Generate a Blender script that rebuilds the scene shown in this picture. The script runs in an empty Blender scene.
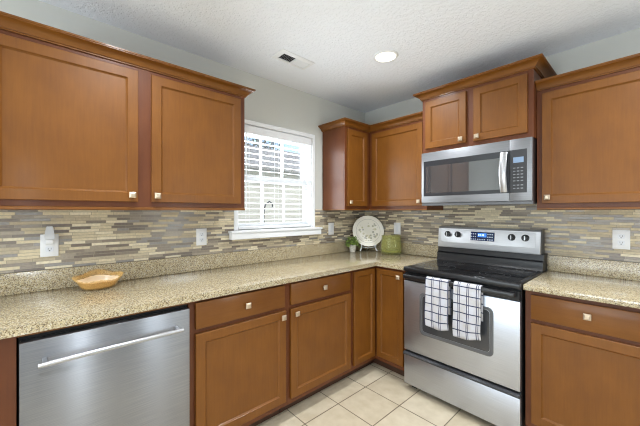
import bpy, bmesh, math, random
from mathutils import Vector
random.seed(7)
S = 0.0254                                   # everything below is in inches
SC = bpy.context.scene
COL = SC.collection
PI = math.pi

# ------------------------------------------------------------------ camera
cam = bpy.data.cameras.new('camera'); camo = bpy.data.objects.new('camera', cam); COL.objects.link(camo)
cam.sensor_width = 36.0; cam.lens = 301.17 / 640 * 36.0
cam.shift_y = -1.05 / 640; cam.clip_start = 0.02; cam.clip_end = 300
camo.location = (85.96 * S, -105.21 * S, 52.56 * S)
camo.rotation_euler = (PI / 2, 0, math.radians(47.767))
SC.camera = camo
# ------------------------------------------------------------------ world, sun, exposure
vs = SC.view_settings
vs.view_transform = 'Standard'; vs.look = 'None'; vs.gamma = 1.0; vs.exposure = 1.0
SC.cycles.filter_width = 1.1
try: vs.use_curve_mapping = False
except Exception: pass
wd = bpy.data.worlds.new('sky'); SC.world = wd; wd.use_nodes = True
wn = wd.node_tree
sky = wn.nodes.new('ShaderNodeTexSky'); sky.sky_type = 'NISHITA'; sky.sun_disc = False
sky.sun_elevation = math.radians(48); sky.sun_rotation = math.radians(100); sky.dust_density = 1.5; sky.air_density = 1.0
bg = wn.nodes['Background']; bg.inputs[1].default_value = 0.12
wn.links.new(sky.outputs[0], bg.inputs[0])

def light(name, kind, loc, rot, energy, color=(1, 1, 1), size=1.0, size_y=None, spread=None):
    L = bpy.data.lights.new(name, kind); L.energy = energy; L.color = color
    if kind == 'AREA':
        L.shape = 'RECTANGLE' if size_y else 'DISK'; L.size = size * S
        if size_y: L.size_y = size_y * S
        if spread: L.spread = math.radians(spread)
    if kind == 'SUN': L.angle = math.radians(0.6)
    o = bpy.data.objects.new(name, L); COL.objects.link(o)
    o.location = [c * S for c in loc]; o.rotation_euler = [math.radians(a) for a in rot]
    return o
light('sun', 'SUN', (200, -100, 400), (0, 42, 20), 0.4, (1.0, 0.95, 0.87))
# added fill lamps at unseen rear and right-wall glazing; daylight at the sink window
light('added_rear_fill', 'AREA', (75, -216, 38), (136, 0, 0), 50, (0.84, 0.93, 1.0), 112, 50)  # added lamp behind the camera, tilted up to lift the ceiling
light('added_side_fill', 'AREA', (181, -114, 46), (100, 0, 90), 9, (0.84, 0.93, 1.0), 6, 74)  # added narrow lamp, placed for the streak on the dishwasher door
light('added_side_fill', 'AREA', (181, -27, 44), (120, 0, 90), 9, (0.84, 0.93, 1.0), 28, 30)  # added fill from the unseen part of the right wall
light('sink_window_daylight', 'AREA', (-7.5, -46.5, 64), (90, 0, -90), 9, (0.88, 0.95, 1.0), 28, 32)
light('sink_window_daylight', 'AREA', (1.0, -46.5, 63), (90, 0, -90), 2.6, (0.88, 0.95, 1.0), 28, 29, 130)  # added on the room side of the blind to brighten the corner
DOWN = 7.0; DOWN_SPREAD = 145
DOWN_COLOR = (0.90, 0.95, 1.0)

# ------------------------------------------------------------------ node helpers
def mat(name):
    m = bpy.data.materials.new(name); m.use_nodes = True
    return m, m.node_tree, m.node_tree.nodes['Principled BSDF']
def N(nt, t, **kw):
    n = nt.nodes.new(t)
    for k, v in kw.items(): setattr(n, k, v)
    return n
def lk(nt, a, b): nt.links.new(a, b)
def srgb(r, g, b):
    f = lambda c: (c / 255 / 12.92) if c / 255 <= 0.04045 else ((c / 255 + 0.055) / 1.055) ** 2.4
    return (f(r), f(g), f(b), 1)
def plain(name, rgb, rough=0.5, metal=0.0, coat=0.0, spec=0.5, bump=0, bscale=20):
    m, nt, p = mat(name)
    p.inputs['Base Color'].default_value = srgb(*rgb); p.inputs['Roughness'].default_value = rough
    p.inputs['Metallic'].default_value = metal; p.inputs['Coat Weight'].default_value = coat
    p.inputs['Specular IOR Level'].default_value = spec
    co = N(nt, 'ShaderNodeTexCoord'); no = N(nt, 'ShaderNodeTexNoise'); no.inputs['Scale'].default_value = bscale / S / 20
    no.inputs['Detail'].default_value = 4
    lk(nt, co.outputs['Object'], no.inputs['Vector'])
    mr = N(nt, 'ShaderNodeMapRange'); mr.inputs['To Min'].default_value = max(0, rough - 0.03); mr.inputs['To Max'].default_value = rough + 0.03
    lk(nt, no.outputs['Fac'], mr.inputs['Value']); lk(nt, mr.outputs[0], p.inputs['Roughness'])
    if bump:
        b = N(nt, 'ShaderNodeBump'); b.inputs['Strength'].default_value = bump; b.inputs['Distance'].default_value = 0.004
        lk(nt, no.outputs['Fac'], b.inputs['Height']); lk(nt, b.outputs[0], p.inputs['Normal'])
    return m
def ramp(nt, stops, interp='LINEAR'):
    r = N(nt, 'ShaderNodeValToRGB'); cr = r.color_ramp; cr.interpolation = interp
    while len(cr.elements) < len(stops): cr.elements.new(0.5)
    for e, (pos, c) in zip(cr.elements, stops):
        e.position = pos; e.color = c if len(c) == 4 else srgb(*c)
    return r
def math_(nt, op, a, b=None):
    n = N(nt, 'ShaderNodeMath', operation=op)
    for i, v in enumerate((a, b)):
        if v is None: continue
        if isinstance(v, (int, float)): n.inputs[i].default_value = v
        else: lk(nt, v, n.inputs[i])
    return n.outputs[0]
def inches(nt, scale=(1, 1, 1)):
    co = N(nt, 'ShaderNodeTexCoord'); mp = N(nt, 'ShaderNodeMapping')
    mp.inputs['Scale'].default_value = [s / S for s in scale]
    lk(nt, co.outputs['Object'], mp.inputs['Vector'])
    return mp.outputs[0]

def wood(name, dark, mid, lite, grain='z'):
    m, nt, p = mat(name)
    sc = {'z': (1.6, 1.6, 0.10), 'x': (0.10, 0.10, 1.8)}[grain]
    v = inches(nt, sc)
    a = N(nt, 'ShaderNodeTexNoise'); a.inputs['Scale'].default_value = 1.6; a.inputs['Detail'].default_value = 6; a.inputs['Roughness'].default_value = 0.65
    lk(nt, v, a.inputs['Vector'])
    v2 = inches(nt, (0.16, 0.16, 0.11))
    b = N(nt, 'ShaderNodeTexNoise'); b.inputs['Scale'].default_value = 1.3; b.inputs['Detail'].default_value = 3
    lk(nt, v2, b.inputs['Vector'])
    s = math_(nt, 'ADD', math_(nt, 'MULTIPLY', a.outputs['Fac'], 0.45), math_(nt, 'MULTIPLY', b.outputs['Fac'], 0.55))
    r = ramp(nt, [(0.22, dark), (0.5, mid), (0.78, lite)])
    lk(nt, s, r.inputs[0]); lk(nt, r.outputs[0], p.inputs['Base Color'])
    p.inputs['Roughness'].default_value = 0.45; p.inputs['Coat Weight'].default_value = 0.15; p.inputs['Coat Roughness'].default_value = 0.15
    p.inputs['Specular IOR Level'].default_value = 0.3
    return m
WOOD = wood('stained_maple', (101, 58, 17), (116, 70, 20), (129, 80, 26))
WOODH = wood('stained_maple_horizontal', (101, 58, 17), (116, 70, 20), (129, 80, 26), 'x')
WOODF = wood('stained_maple_frame', (86, 44, 21), (99, 53, 25), (110, 62, 29))
WOODD = plain('dark_toe_kick', (72, 44, 26), 0.6)
NICKEL = plain('satin_nickel', (200, 182, 158), 0.36, 0.75)

def steel(name, tone, rough, aniso=0.2, axis='x'):
    m, nt, p = mat(name)
    v = inches(nt, (0.15, 0.15, 14) if axis == 'x' else (14, 14, 0.15))
    n = N(nt, 'ShaderNodeTexNoise'); n.inputs['Scale'].default_value = 1.0; n.inputs['Detail'].default_value = 3
    lk(nt, v, n.inputs['Vector'])
    r = ramp(nt, [(0.3, tuple(c - 8 for c in tone)), (0.7, tuple(min(255, c + 8) for c in tone))])
    lk(nt, n.outputs['Fac'], r.inputs[0]); lk(nt, r.outputs[0], p.inputs['Base Color'])
    p.inputs['Metallic'].default_value = 0.92; p.inputs['Roughness'].default_value = rough
    p.inputs['Anisotropic'].default_value = aniso
    tg = N(nt, 'ShaderNodeTangent', direction_type='RADIAL', axis='Z'); lk(nt, tg.outputs[0], p.inputs['Tangent'])
    p.inputs['Anisotropic Rotation'].default_value = 0.25
    b = N(nt, 'ShaderNodeBump'); b.inputs['Strength'].default_value = 0.06; b.inputs['Distance'].default_value = 0.001
    lk(nt, n.outputs['Fac'], b.inputs['Height']); lk(nt, b.outputs[0], p.inputs['Normal'])
    return m
STEEL = steel('brushed_steel', (186, 190, 198), 0.34)
STEELD = steel('brushed_steel_dishwasher', (150, 152, 157), 0.33, 0.85)
STEELR = steel('satin_steel', (196, 197, 199), 0.5)
STEELM = steel('microwave_steel', (140, 141, 144), 0.45)
STEELP = steel('polished_steel', (190, 190, 193), 0.3)
BLACKG = plain('black_glass', (14, 14, 16), 0.06, 0, 0.3)
SMOKE = plain('smoked_oven_glass', (62, 63, 66), 0.10, 0, 0.3)
MWGLASS = plain('microwave_door_glass', (66, 67, 69), 0.04, 0.0, 1.0); MWGLASS.node_tree.nodes['Principled BSDF'].inputs['Coat IOR'].default_value = 2.1; MWGLASS.node_tree.nodes['Principled BSDF'].inputs['Coat Roughness'].default_value = 0.02
BLACK = plain('black_enamel', (24, 24, 26), 0.3)
BLACKM = plain('matte_black', (12, 12, 12), 0.7)
DGREY = plain('dark_grey_trim', (92, 93, 95), 0.35)
WHITE = plain('white_trim_paint', (236, 237, 238), 0.42)
BLINDW = plain('white_blind_slat', (240, 240, 240), 0.4)
PLATEW = plain('white_outlet_plastic', (232, 232, 232), 0.35)
PLATES = plain('socket_face_plastic', (222, 224, 228), 0.35)
SLOT = plain('socket_slot', (70, 70, 74), 0.6)
WALLP = plain('greige_wall_paint', (206, 206, 199), 0.75, bump=0.05, bscale=40)
SHADEP = plain('dimmed_side_wall', (132, 134, 136), 0.75, bump=0.05, bscale=40)  # wall colour darkened to stand in for a dim side of the room
REARP = plain('rear_wall_paint', (186, 186, 182), 0.75, bump=0.05, bscale=40)

def m_ceiling():
    m, nt, p = mat('knockdown_ceiling'); p.inputs['Base Color'].default_value = srgb(240, 243, 248); p.inputs['Roughness'].default_value = 0.85
    v = inches(nt)
    n = N(nt, 'ShaderNodeTexNoise'); n.inputs['Scale'].default_value = 1.35; n.inputs['Detail'].default_value = 4
    lk(nt, v, n.inputs['Vector'])
    r = ramp(nt, [(0.47, (0, 0, 0, 1)), (0.56, (1, 1, 1, 1))]); lk(nt, n.outputs['Fac'], r.inputs[0])
    b = N(nt, 'ShaderNodeBump'); b.inputs['Strength'].default_value = 0.5; b.inputs['Distance'].default_value = 0.0035
    lk(nt, r.outputs[0], b.inputs['Height']); lk(nt, b.outputs[0], p.inputs['Normal'])
    return m
def m_floor():
    m, nt, p = mat('beige_floor_tile')
    v = inches(nt); sp = N(nt, 'ShaderNodeSeparateXYZ'); lk(nt, v, sp.inputs[0])
    T = 11.75
    fx = math_(nt, 'DIVIDE', math_(nt, 'ADD', sp.outputs['X'], -28.2 + T * 40), T)
    fy = math_(nt, 'DIVIDE', math_(nt, 'ADD', sp.outputs['Y'], 34.3 + T * 40), T)
    gx = math_(nt, 'ABSOLUTE', math_(nt, 'SUBTRACT', math_(nt, 'FRACT', math_(nt, 'ADD', fx, 0.5)), 0.5))
    gy = math_(nt, 'ABSOLUTE', math_(nt, 'SUBTRACT', math_(nt, 'FRACT', math_(nt, 'ADD', fy, 0.5)), 0.5))
    g = math_(nt, 'LESS_THAN', math_(nt, 'MINIMUM', gx, gy), 0.0115)
    cb = N(nt, 'ShaderNodeCombineXYZ'); lk(nt, math_(nt, 'FLOOR', fx), cb.inputs[0]); lk(nt, math_(nt, 'FLOOR', fy), cb.inputs[1])
    wnz = N(nt, 'ShaderNodeTexWhiteNoise', noise_dimensions='2D'); lk(nt, cb.outputs[0], wnz.inputs['Vector'])
    n = N(nt, 'ShaderNodeTexNoise'); n.inputs['Scale'].default_value = 0.35; n.inputs['Detail'].default_value = 6; lk(nt, v, n.inputs['Vector'])
    f = math_(nt, 'ADD', math_(nt, 'MULTIPLY', n.outputs['Fac'], 0.8), math_(nt, 'MULTIPLY', wnz.outputs['Value'], 0.2))
    r = ramp(nt, [(0.3, (190, 175, 148)), (0.7, (208, 195, 170))]); lk(nt, f, r.inputs[0])
    mx = N(nt, 'ShaderNodeMix', data_type='RGBA'); lk(nt, g, mx.inputs['Factor']); lk(nt, r.outputs[0], mx.inputs['A']); mx.inputs['B'].default_value = srgb(112, 98, 80)
    lk(nt, mx.outputs['Result'], p.inputs['Base Color']); p.inputs['Roughness'].default_value = 0.4
    b = N(nt, 'ShaderNodeBump'); b.invert = True; b.inputs['Strength'].default_value = 0.4; b.inputs['Distance'].default_value = 0.003
    lk(nt, g, b.inputs['Height']); lk(nt, b.outputs[0], p.inputs['Normal'])
    return m
def m_granite():
    m, nt, p = mat('speckled_granite')
    v = inches(nt)
    def vor(scale):
        w = N(nt, 'ShaderNodeTexVoronoi'); w.inputs['Scale'].default_value = scale; lk(nt, v, w.inputs['Vector'])
        s = N(nt, 'ShaderNodeSeparateColor'); lk(nt, w.outputs['Color'], s.inputs[0]); return s.outputs[0]
    r1 = ramp(nt, [(0, (72, 58, 44)), (0.13, (116, 95, 70)), (0.26, (162, 141, 105)), (0.42, (194, 178, 142)), (0.7, (203, 191, 160)), (0.9, (218, 212, 193))], 'CONSTANT')
    r2 = ramp(nt, [(0, (60, 48, 38)), (0.12, (134, 112, 80)), (0.3, (180, 163, 124)), (0.6, (193, 179, 144)), (0.88, (178, 172, 160))], 'CONSTANT')
    lk(nt, vor(6.0), r1.inputs[0]); lk(nt, vor(11), r2.inputs[0])
    mx = N(nt, 'ShaderNodeMix', data_type='RGBA'); mx.inputs['Factor'].default_value = 0.45
    lk(nt, r1.outputs[0], mx.inputs['A']); lk(nt, r2.outputs[0], mx.inputs['B'])
    lk(nt, mx.outputs['Result'], p.inputs['Base Color'])
    p.inputs['Roughness'].default_value = 0.13; p.inputs['Specular IOR Level'].default_value = 0.8
    return m
def m_mosaic():
    m, nt, p = mat('linear_glass_stone_mosaic')
    v = inches(nt); sp = N(nt, 'ShaderNodeSeparateXYZ'); lk(nt, v, sp.inputs[0])
    u = math_(nt, 'ADD', sp.outputs['X'], sp.outputs['Y'])
    H = 0.64
    zr = math_(nt, 'DIVIDE', sp.outputs['Z'], H); row = math_(nt, 'FLOOR', zr); fr = math_(nt, 'FRACT', zr)
    wn_ = N(nt, 'ShaderNodeTexWhiteNoise', noise_dimensions='1D'); lk(nt, row, wn_.inputs['W'])
    w = math_(nt, 'ADD', math_(nt, 'DIVIDE', u, 3.9), math_(nt, 'MULTIPLY', wn_.outputs['Value'], 391.0))
    vo = N(nt, 'ShaderNodeTexVoronoi', voronoi_dimensions='1D'); vo.inputs['Scale'].default_value = 1.0; vo.inputs['Randomness'].default_value = 0.85
    ve = N(nt, 'ShaderNodeTexVoronoi', voronoi_dimensions='1D', feature='DISTANCE_TO_EDGE'); ve.inputs['Scale'].default_value = 1.0; ve.inputs['Randomness'].default_value = 0.85
    lk(nt, w, vo.inputs['W']); lk(nt, w, ve.inputs['W'])
    s = N(nt, 'ShaderNodeSeparateColor'); lk(nt, vo.outputs['Color'], s.inputs[0])
    pal = [(0, (124, 112, 100)), (0.13, (144, 132, 117)), (0.28, (164, 152, 134)), (0.40, (148, 143, 137)), (0.48, (186, 172, 146)),
           (0.58, (214, 200, 168)), (0.72, (228, 216, 188)), (0.86, (202, 188, 158))]
    r = ramp(nt, pal, 'CONSTANT'); lk(nt, s.outputs[0], r.inputs[0])
    rr = ramp(nt, [(0, (0.24,) * 3 + (1,)), (0.48, (0.55,) * 3 + (1,))], 'CONSTANT'); lk(nt, s.outputs[0], rr.inputs[0])
    n = N(nt, 'ShaderNodeTexNoise'); n.inputs['Scale'].default_value = 2.2; n.inputs['Detail'].default_value = 5; lk(nt, v, n.inputs['Vector'])
    nr = ramp(nt, [(0.3, (0.8, 0.8, 0.8, 1)), (0.65, (1.08, 1.07, 1.05, 1))]); lk(nt, n.outputs['Fac'], nr.inputs[0])
    mu = N(nt, 'ShaderNodeMix', data_type='RGBA', blend_type='MULTIPLY'); mu.inputs['Factor'].default_value = 0.7
    lk(nt, r.outputs[0], mu.inputs['A']); lk(nt, nr.outputs[0], mu.inputs['B'])
    g = math_(nt, 'MAXIMUM', math_(nt, 'LESS_THAN', fr, 0.13), math_(nt, 'LESS_THAN', ve.outputs['Distance'], 0.011))
    mx = N(nt, 'ShaderNodeMix', data_type='RGBA'); lk(nt, g, mx.inputs['Factor']); lk(nt, mu.outputs['Result'], mx.inputs['A']); mx.inputs['B'].default_value = srgb(158, 147, 126)
    lk(nt, mx.outputs['Result'], p.inputs['Base Color'])
    lk(nt, math_(nt, 'MAXIMUM', rr.outputs[0], math_(nt, 'MULTIPLY', g, 0.8)), p.inputs['Roughness'])
    b = N(nt, 'ShaderNodeBump'); b.invert = True; b.inputs['Strength'].default_value = 0.5; b.inputs['Distance'].default_value = 0.002
    lk(nt, g, b.inputs['Height']); lk(nt, b.outputs[0], p.inputs['Normal'])
    return m
def m_glass(name, rgb, opacity, rough=0.05):
    """clear or tinted thin glass: see-through tint mixed with a glossy surface"""
    m, nt, p = mat(name)
    p.inputs['Base Color'].default_value = srgb(*rgb); p.inputs['Roughness'].default_value = rough; p.inputs['Coat Weight'].default_value = 0.4
    t = N(nt, 'ShaderNodeBsdfTransparent'); t.inputs[0].default_value = tuple(0.78 + 0.22 * c for c in srgb(*rgb)[:3]) + (1,)
    mi = N(nt, 'ShaderNodeMixShader'); fz = N(nt, 'ShaderNodeLayerWeight'); fz.inputs[0].default_value = 0.12
    lk(nt, math_(nt, 'MINIMUM', math_(nt, 'ADD', math_(nt, 'MULTIPLY', fz.outputs['Facing'], 0.6), math_(nt, 'ADD', 0.03, opacity)), 1.0), mi.inputs[0])
    lk(nt, t.outputs[0], mi.inputs[1]); lk(nt, p.outputs[0], mi.inputs[2]); lk(nt, mi.outputs[0], nt.nodes['Material Output'].inputs[0])
    return m
def m_emit(name, rgb, strength):
    m, nt, p = mat(name); p.inputs['Base Color'].default_value = srgb(*rgb)
    p.inputs['Emission Color'].default_value = srgb(*rgb); p.inputs['Emission Strength'].default_value = strength
    return m
def m_siding():
    m, nt, p = mat('lap_siding'); v = inches(nt); sp = N(nt, 'ShaderNodeSeparateXYZ'); lk(nt, v, sp.inputs[0])
    f = math_(nt, 'FRACT', math_(nt, 'DIVIDE', sp.outputs['Z'], 7))
    p.inputs['Base Color'].default_value = srgb(208, 203, 184); p.inputs['Roughness'].default_value = 0.7
    b = N(nt, 'ShaderNodeBump'); b.invert = True; b.inputs['Strength'].default_value = 1.0; b.inputs['Distance'].default_value = 0.02
    lk(nt, f, b.inputs['Height']); lk(nt, b.outputs[0], p.inputs['Normal'])
    return m
def m_towel():
    m, nt, p = mat('windowpane_check_cloth')
    uv = N(nt, 'ShaderNodeUVMap'); sp = N(nt, 'ShaderNodeSeparateXYZ'); lk(nt, uv.outputs[0], sp.inputs[0])
    def lines(a, period, w, off):
        f = math_(nt, 'FRACT', math_(nt, 'DIVIDE', math_(nt, 'ADD', a, off), period))
        return math_(nt, 'LESS_THAN', math_(nt, 'MULTIPLY', f, period), w)
    l = lines(sp.outputs['X'], 2.2, 0.2, 0.45)
    l = math_(nt, 'MAXIMUM', l, lines(sp.outputs['X'], 2.2, 0.14, 0.0))
    l = math_(nt, 'MAXIMUM', l, lines(sp.outputs['Y'], 2.15, 0.26, 0.5))
    n = N(nt, 'ShaderNodeTexNoise'); n.inputs['Scale'].default_value = 0.5; lk(nt, uv.outputs[0], n.inputs['Vector'])
    r = ramp(nt, [(0.35, (196, 197, 205)), (0.7, (188, 184, 180))]); lk(nt, n.outputs['Fac'], r.inputs[0])
    mx = N(nt, 'ShaderNodeMix', data_type='RGBA'); lk(nt, l, mx.inputs['Factor']); lk(nt, r.outputs[0], mx.inputs['A']); mx.inputs['B'].default_value = srgb(48, 52, 80)
    lk(nt, mx.outputs['Result'], p.inputs['Base Color']); p.inputs['Roughness'].default_value = 0.9
    return m
def m_plate(cx, cz):
    m, nt, p = mat('floral_glazed_ceramic')
    uv = N(nt, 'ShaderNodeUVMap'); ln = N(nt, 'ShaderNodeVectorMath', operation='LENGTH'); lk(nt, uv.outputs[0], ln.inputs[0])
    vo = N(nt, 'ShaderNodeTexVoronoi'); vo.inputs['Scale'].default_value = 1.1; lk(nt, uv.outputs[0], vo.inputs['Vector'])
    s = N(nt, 'ShaderNodeSeparateColor'); lk(nt, vo.outputs['Color'], s.inputs[0])
    band = math_(nt, 'MULTIPLY', math_(nt, 'GREATER_THAN', ln.outputs['Value'], 1.6), math_(nt, 'LESS_THAN', ln.outputs['Value'], 4.3))
    blot = math_(nt, 'MULTIPLY', band, math_(nt, 'MULTIPLY', math_(nt, 'LESS_THAN', vo.outputs['Distance'], 0.5), math_(nt, 'GREATER_THAN', s.outputs[1], 0.25)))
    pal = ramp(nt, [(0, (176, 172, 150)), (0.35, (204, 198, 160)), (0.6, (186, 180, 170)), (0.8, (214, 204, 172))], 'CONSTANT'); lk(nt, s.outputs[0], pal.inputs[0])
    mx = N(nt, 'ShaderNodeMix', data_type='RGBA'); lk(nt, math_(nt, 'MULTIPLY', blot, 0.85), mx.inputs['Factor'])
    mx.inputs['A'].default_value = srgb(244, 239, 224); lk(nt, pal.outputs[0], mx.inputs['B'])
    ring = math_(nt, 'MULTIPLY', math_(nt, 'GREATER_THAN', ln.outputs['Value'], 4.9), math_(nt, 'LESS_THAN', ln.outputs['Value'], 5.05))
    m2 = N(nt, 'ShaderNodeMix', data_type='RGBA'); lk(nt, ring, m2.inputs['Factor']); lk(nt, mx.outputs['Result'], m2.inputs['A']); m2.inputs['B'].default_value = srgb(200, 196, 184)
    lk(nt, m2.outputs['Result'], p.inputs['Base Color']); p.inputs['Roughness'].default_value = 0.2
    return m
def m_noise(name, stops, scale, rough=0.8):
    m, nt, p = mat(name); n = N(nt, 'ShaderNodeTexNoise'); n.inputs['Scale'].default_value = scale; n.inputs['Detail'].default_value = 5
    lk(nt, inches(nt), n.inputs['Vector']); r = ramp(nt, stops); lk(nt, n.outputs['Fac'], r.inputs[0])
    lk(nt, r.outputs[0], p.inputs['Base Color']); p.inputs['Roughness'].default_value = rough
    return m
CEIL, FLOOR, GRANITE, MOSAIC = m_ceiling(), m_floor(), m_granite(), m_mosaic()
PANE = m_glass('window_glass', (250, 252, 252), 0.0, 0.02)
AMBER = m_glass('amber_glass', (232, 190, 112), 0.28, 0.06)
GREEN = m_glass('green_glass', (196, 196, 120), 0.16, 0.06)
NIGHT = m_glass('frosted_plastic', (232, 234, 236), 0.75, 0.3)

# ------------------------------------------------------------------ geometry helpers
WF = lambda u, d, z: (d, u, z)               # window wall: u = y, d = distance from the wall
SF = lambda u, d, z: (u, -d, z)              # stove wall:  u = x, d = distance from the wall
WL = {}
def props(o, label=None, cat=None, group=None, kind=None):
    for k, v in (('label', label), ('category', cat), ('group', group), ('kind', kind)):
        if v: o[k] = v
    return o
def thing(name, loc, label, cat, group=None):
    o = bpy.data.objects.new(name, None); COL.objects.link(o); o.empty_display_size = 0.05
    o.location = [c * S for c in loc]; WL[o.name] = Vector(loc)
    return props(o, label, cat, group)
class MB:
    def __init__(s, fr=None): s.bm = bmesh.new(); s.fr = fr or (lambda x, y, z: (x, y, z)); s.uv = None
    def v(s, *p): return s.bm.verts.new(s.fr(*p))
    def f(s, vs):
        try: return s.bm.faces.new(vs)
        except ValueError: return None
    def box(s, a0, a1, b0, b1, c0, c1, bev=0, seg=1):
        q = [s.v(a, b, c) for c in (c0, c1) for b in (b0, b1) for a in (a0, a1)]
        fs = [s.f([q[i] for i in ids]) for ids in ((0, 2, 3, 1), (4, 5, 7, 6), (0, 1, 5, 4), (2, 6, 7, 3), (0, 4, 6, 2), (1, 3, 7, 5))]
        if bev:
            es = {e for f in fs for e in f.edges}
            bmesh.ops.bevel(s.bm, geom=list(es), offset=bev, segments=seg, profile=0.5, affect='EDGES')
        return s
    def loops(s, rings, close_ends=True, closed=True, torus=False):
        R = [[s.v(*p) for p in r] for r in rings]; n = len(R[0]); m = len(R)
        for i in range(m if torus else m - 1):
            A, B = R[i], R[(i + 1) % m]
            for j in range(n if closed else n - 1): s.f([A[j], A[(j + 1) % n], B[(j + 1) % n], B[j]])
        if close_ends and not torus: s.f(R[0][::-1]); s.f(R[-1])
        return s
    def tube(s, pts, r, seg=8, rads=None):
        P = [Vector(p) for p in pts]; rings = []
        up = None
        for i, p in enumerate(P):
            t = (P[min(i + 1, len(P) - 1)] - P[max(i - 1, 0)]).normalized()
            if up is None: up = Vector((0, 0, 1)) if abs(t.z) < 0.9 else Vector((1, 0, 0))
            a = t.cross(up).normalized(); b = a.cross(t).normalized(); up = b
            rr = rads[i] if rads else r
            rings.append([tuple(p + a * (rr * math.cos(2 * PI * k / seg)) + b * (rr * math.sin(2 * PI * k / seg))) for k in range(seg)])
        return s.loops(rings)
    def lathe(s, c, prof, seg=32, axis='z'):
        rings = []
        for r, h in prof:
            ring = []
            for k in range(seg):
                a = 2 * PI * k / seg; x, y = max(r, 1e-4) * math.cos(a), max(r, 1e-4) * math.sin(a)
                ring.append({'z': (c[0] + x, c[1] + y, c[2] + h), 'y': (c[0] + x, c[1] + h, c[2] + y), 'x': (c[0] + h, c[1] + x, c[2] + y)}[axis])
            rings.append(ring)
        return s.loops(rings)
    def prism(s, poly, lo, hi, ax=2):
        def P(p, h): q = list(p); q.insert(ax, h); return tuple(q)
        return s.loops([[P(p, lo) for p in poly], [P(p, hi) for p in poly]])
    def build(s, name, m, parent=None, smooth=True, label=None, angle=32):
        bm = s.bm
        bmesh.ops.recalc_face_normals(bm, faces=bm.faces[:])
        base = WL[parent.name] if parent else Vector((0, 0, 0))
        for v in bm.verts: v.co = (v.co - base) * S
        if smooth:
            for f in bm.faces: f.smooth = True
            for e in bm.edges:
                if len(e.link_faces) == 2 and e.calc_face_angle(0) > math.radians(angle): e.smooth = False
        me = bpy.data.meshes.new(name); bm.to_mesh(me); bm.free()
        o = bpy.data.objects.new(name, me); COL.objects.link(o); me.materials.append(m)
        if parent: o.parent = parent
        WL[o.name] = base
        if label: o['label'] = label
        return o
def box(name, m, parent, fr, *a, bev=0, seg=1, label=None): return MB(fr).box(*a, bev=bev, seg=seg).build(name, m, parent, label=label)
def struct(o): o['kind'] = 'structure'; return o

# ------------------------------------------------------------------ room shell
H = 96.7; X1, Y0 = 184, -220
struct(MB().box(-6, X1, Y0, 6, -4, 0).build('floor', FLOOR))
struct(MB().box(-6, X1 + 6, Y0 - 6, 6, H, H + 5).build('ceiling', CEIL))
w = MB()                                                       # window wall with the sink window hole
w.box(-5, 0, Y0, -61.8, 0, H - .01).box(-5, 0, -31.2, 0, 0, H - .01).box(-5, 0, -61.8, -31.2, 0, 46.9).box(-5, 0, -61.8, -31.2, 80.4, H - .01)
struct(w.build('wall_left', WALLP))
struct(MB().box(-5, X1, 0.02, 5, 0, H - .01).build('wall_back', WALLP))
w = MB()
w.box(X1, X1 + 5, Y0, -118, 0, H - .01).box(X1, X1 + 5, -118, -110, 84, H - .01).box(X1, X1 + 5, -118, -110, 0, 6).box(X1, X1 + 5, -110, -43, 0, H - .01)
w.box(X1, X1 + 5, -43, -11, 0, 31).box(X1, X1 + 5, -43, -11, 85, H - .01).box(X1, X1 + 5, -11, 0, 0, H - .01)
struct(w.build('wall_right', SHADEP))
w = MB()
w.box(-5, 18, Y0 - 5, Y0, 0, H - .01).box(132, X1 + 5, Y0 - 5, Y0, 0, H - .01).box(18, 132, Y0 - 5, Y0, 90, H - .01).box(18, 132, Y0 - 5, Y0, 0, 2)
struct(w.build('wall_front', REARP))
# unseen glazing added behind and beside the camera to house the fill lamps
def glazing(name, fr, u0, u1, z0, z1, nu, nz, d):
    f = MB(fr).box(u0, u1, d, d + 2, z0, z0 + 2).box(u0, u1, d, d + 2, z1 - 2, z1).box(u0, u0 + 2, d, d + 2, z0, z1).box(u1 - 2, u1, d, d + 2, z0, z1)
    for i in range(1, nu): uu = u0 + (u1 - u0) * i / nu; f.box(uu - .8, uu + .8, d, d + 2, z0, z1)
    for i in range(1, nz): zz = z0 + (z1 - z0) * i / nz; f.box(u0, u1, d, d + 2, zz - .5, zz + .5)
    o = struct(f.build(name, WHITE)); MB(fr).box(u0 + 1, u1 - 1, d - 1.4, d - 1.2, z0 + 1, z1 - 1).build('pane', PANE, o)
glazing('added_window_2', lambda u, d, z: (u, Y0 - 4.4 + d + 4.6, z), 18, 132, 2, 90, 3, 1, -.4)
glazing('added_window_3', lambda u, d, z: (X1 + .2 - d - 3, u, z), -118, -110, 6, 84, 1, 3, 0)
glazing('added_window_4', lambda u, d, z: (X1 + .2 - d - 3, u, z), -43, -11, 31, 85, 2, 2, 0)

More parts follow.
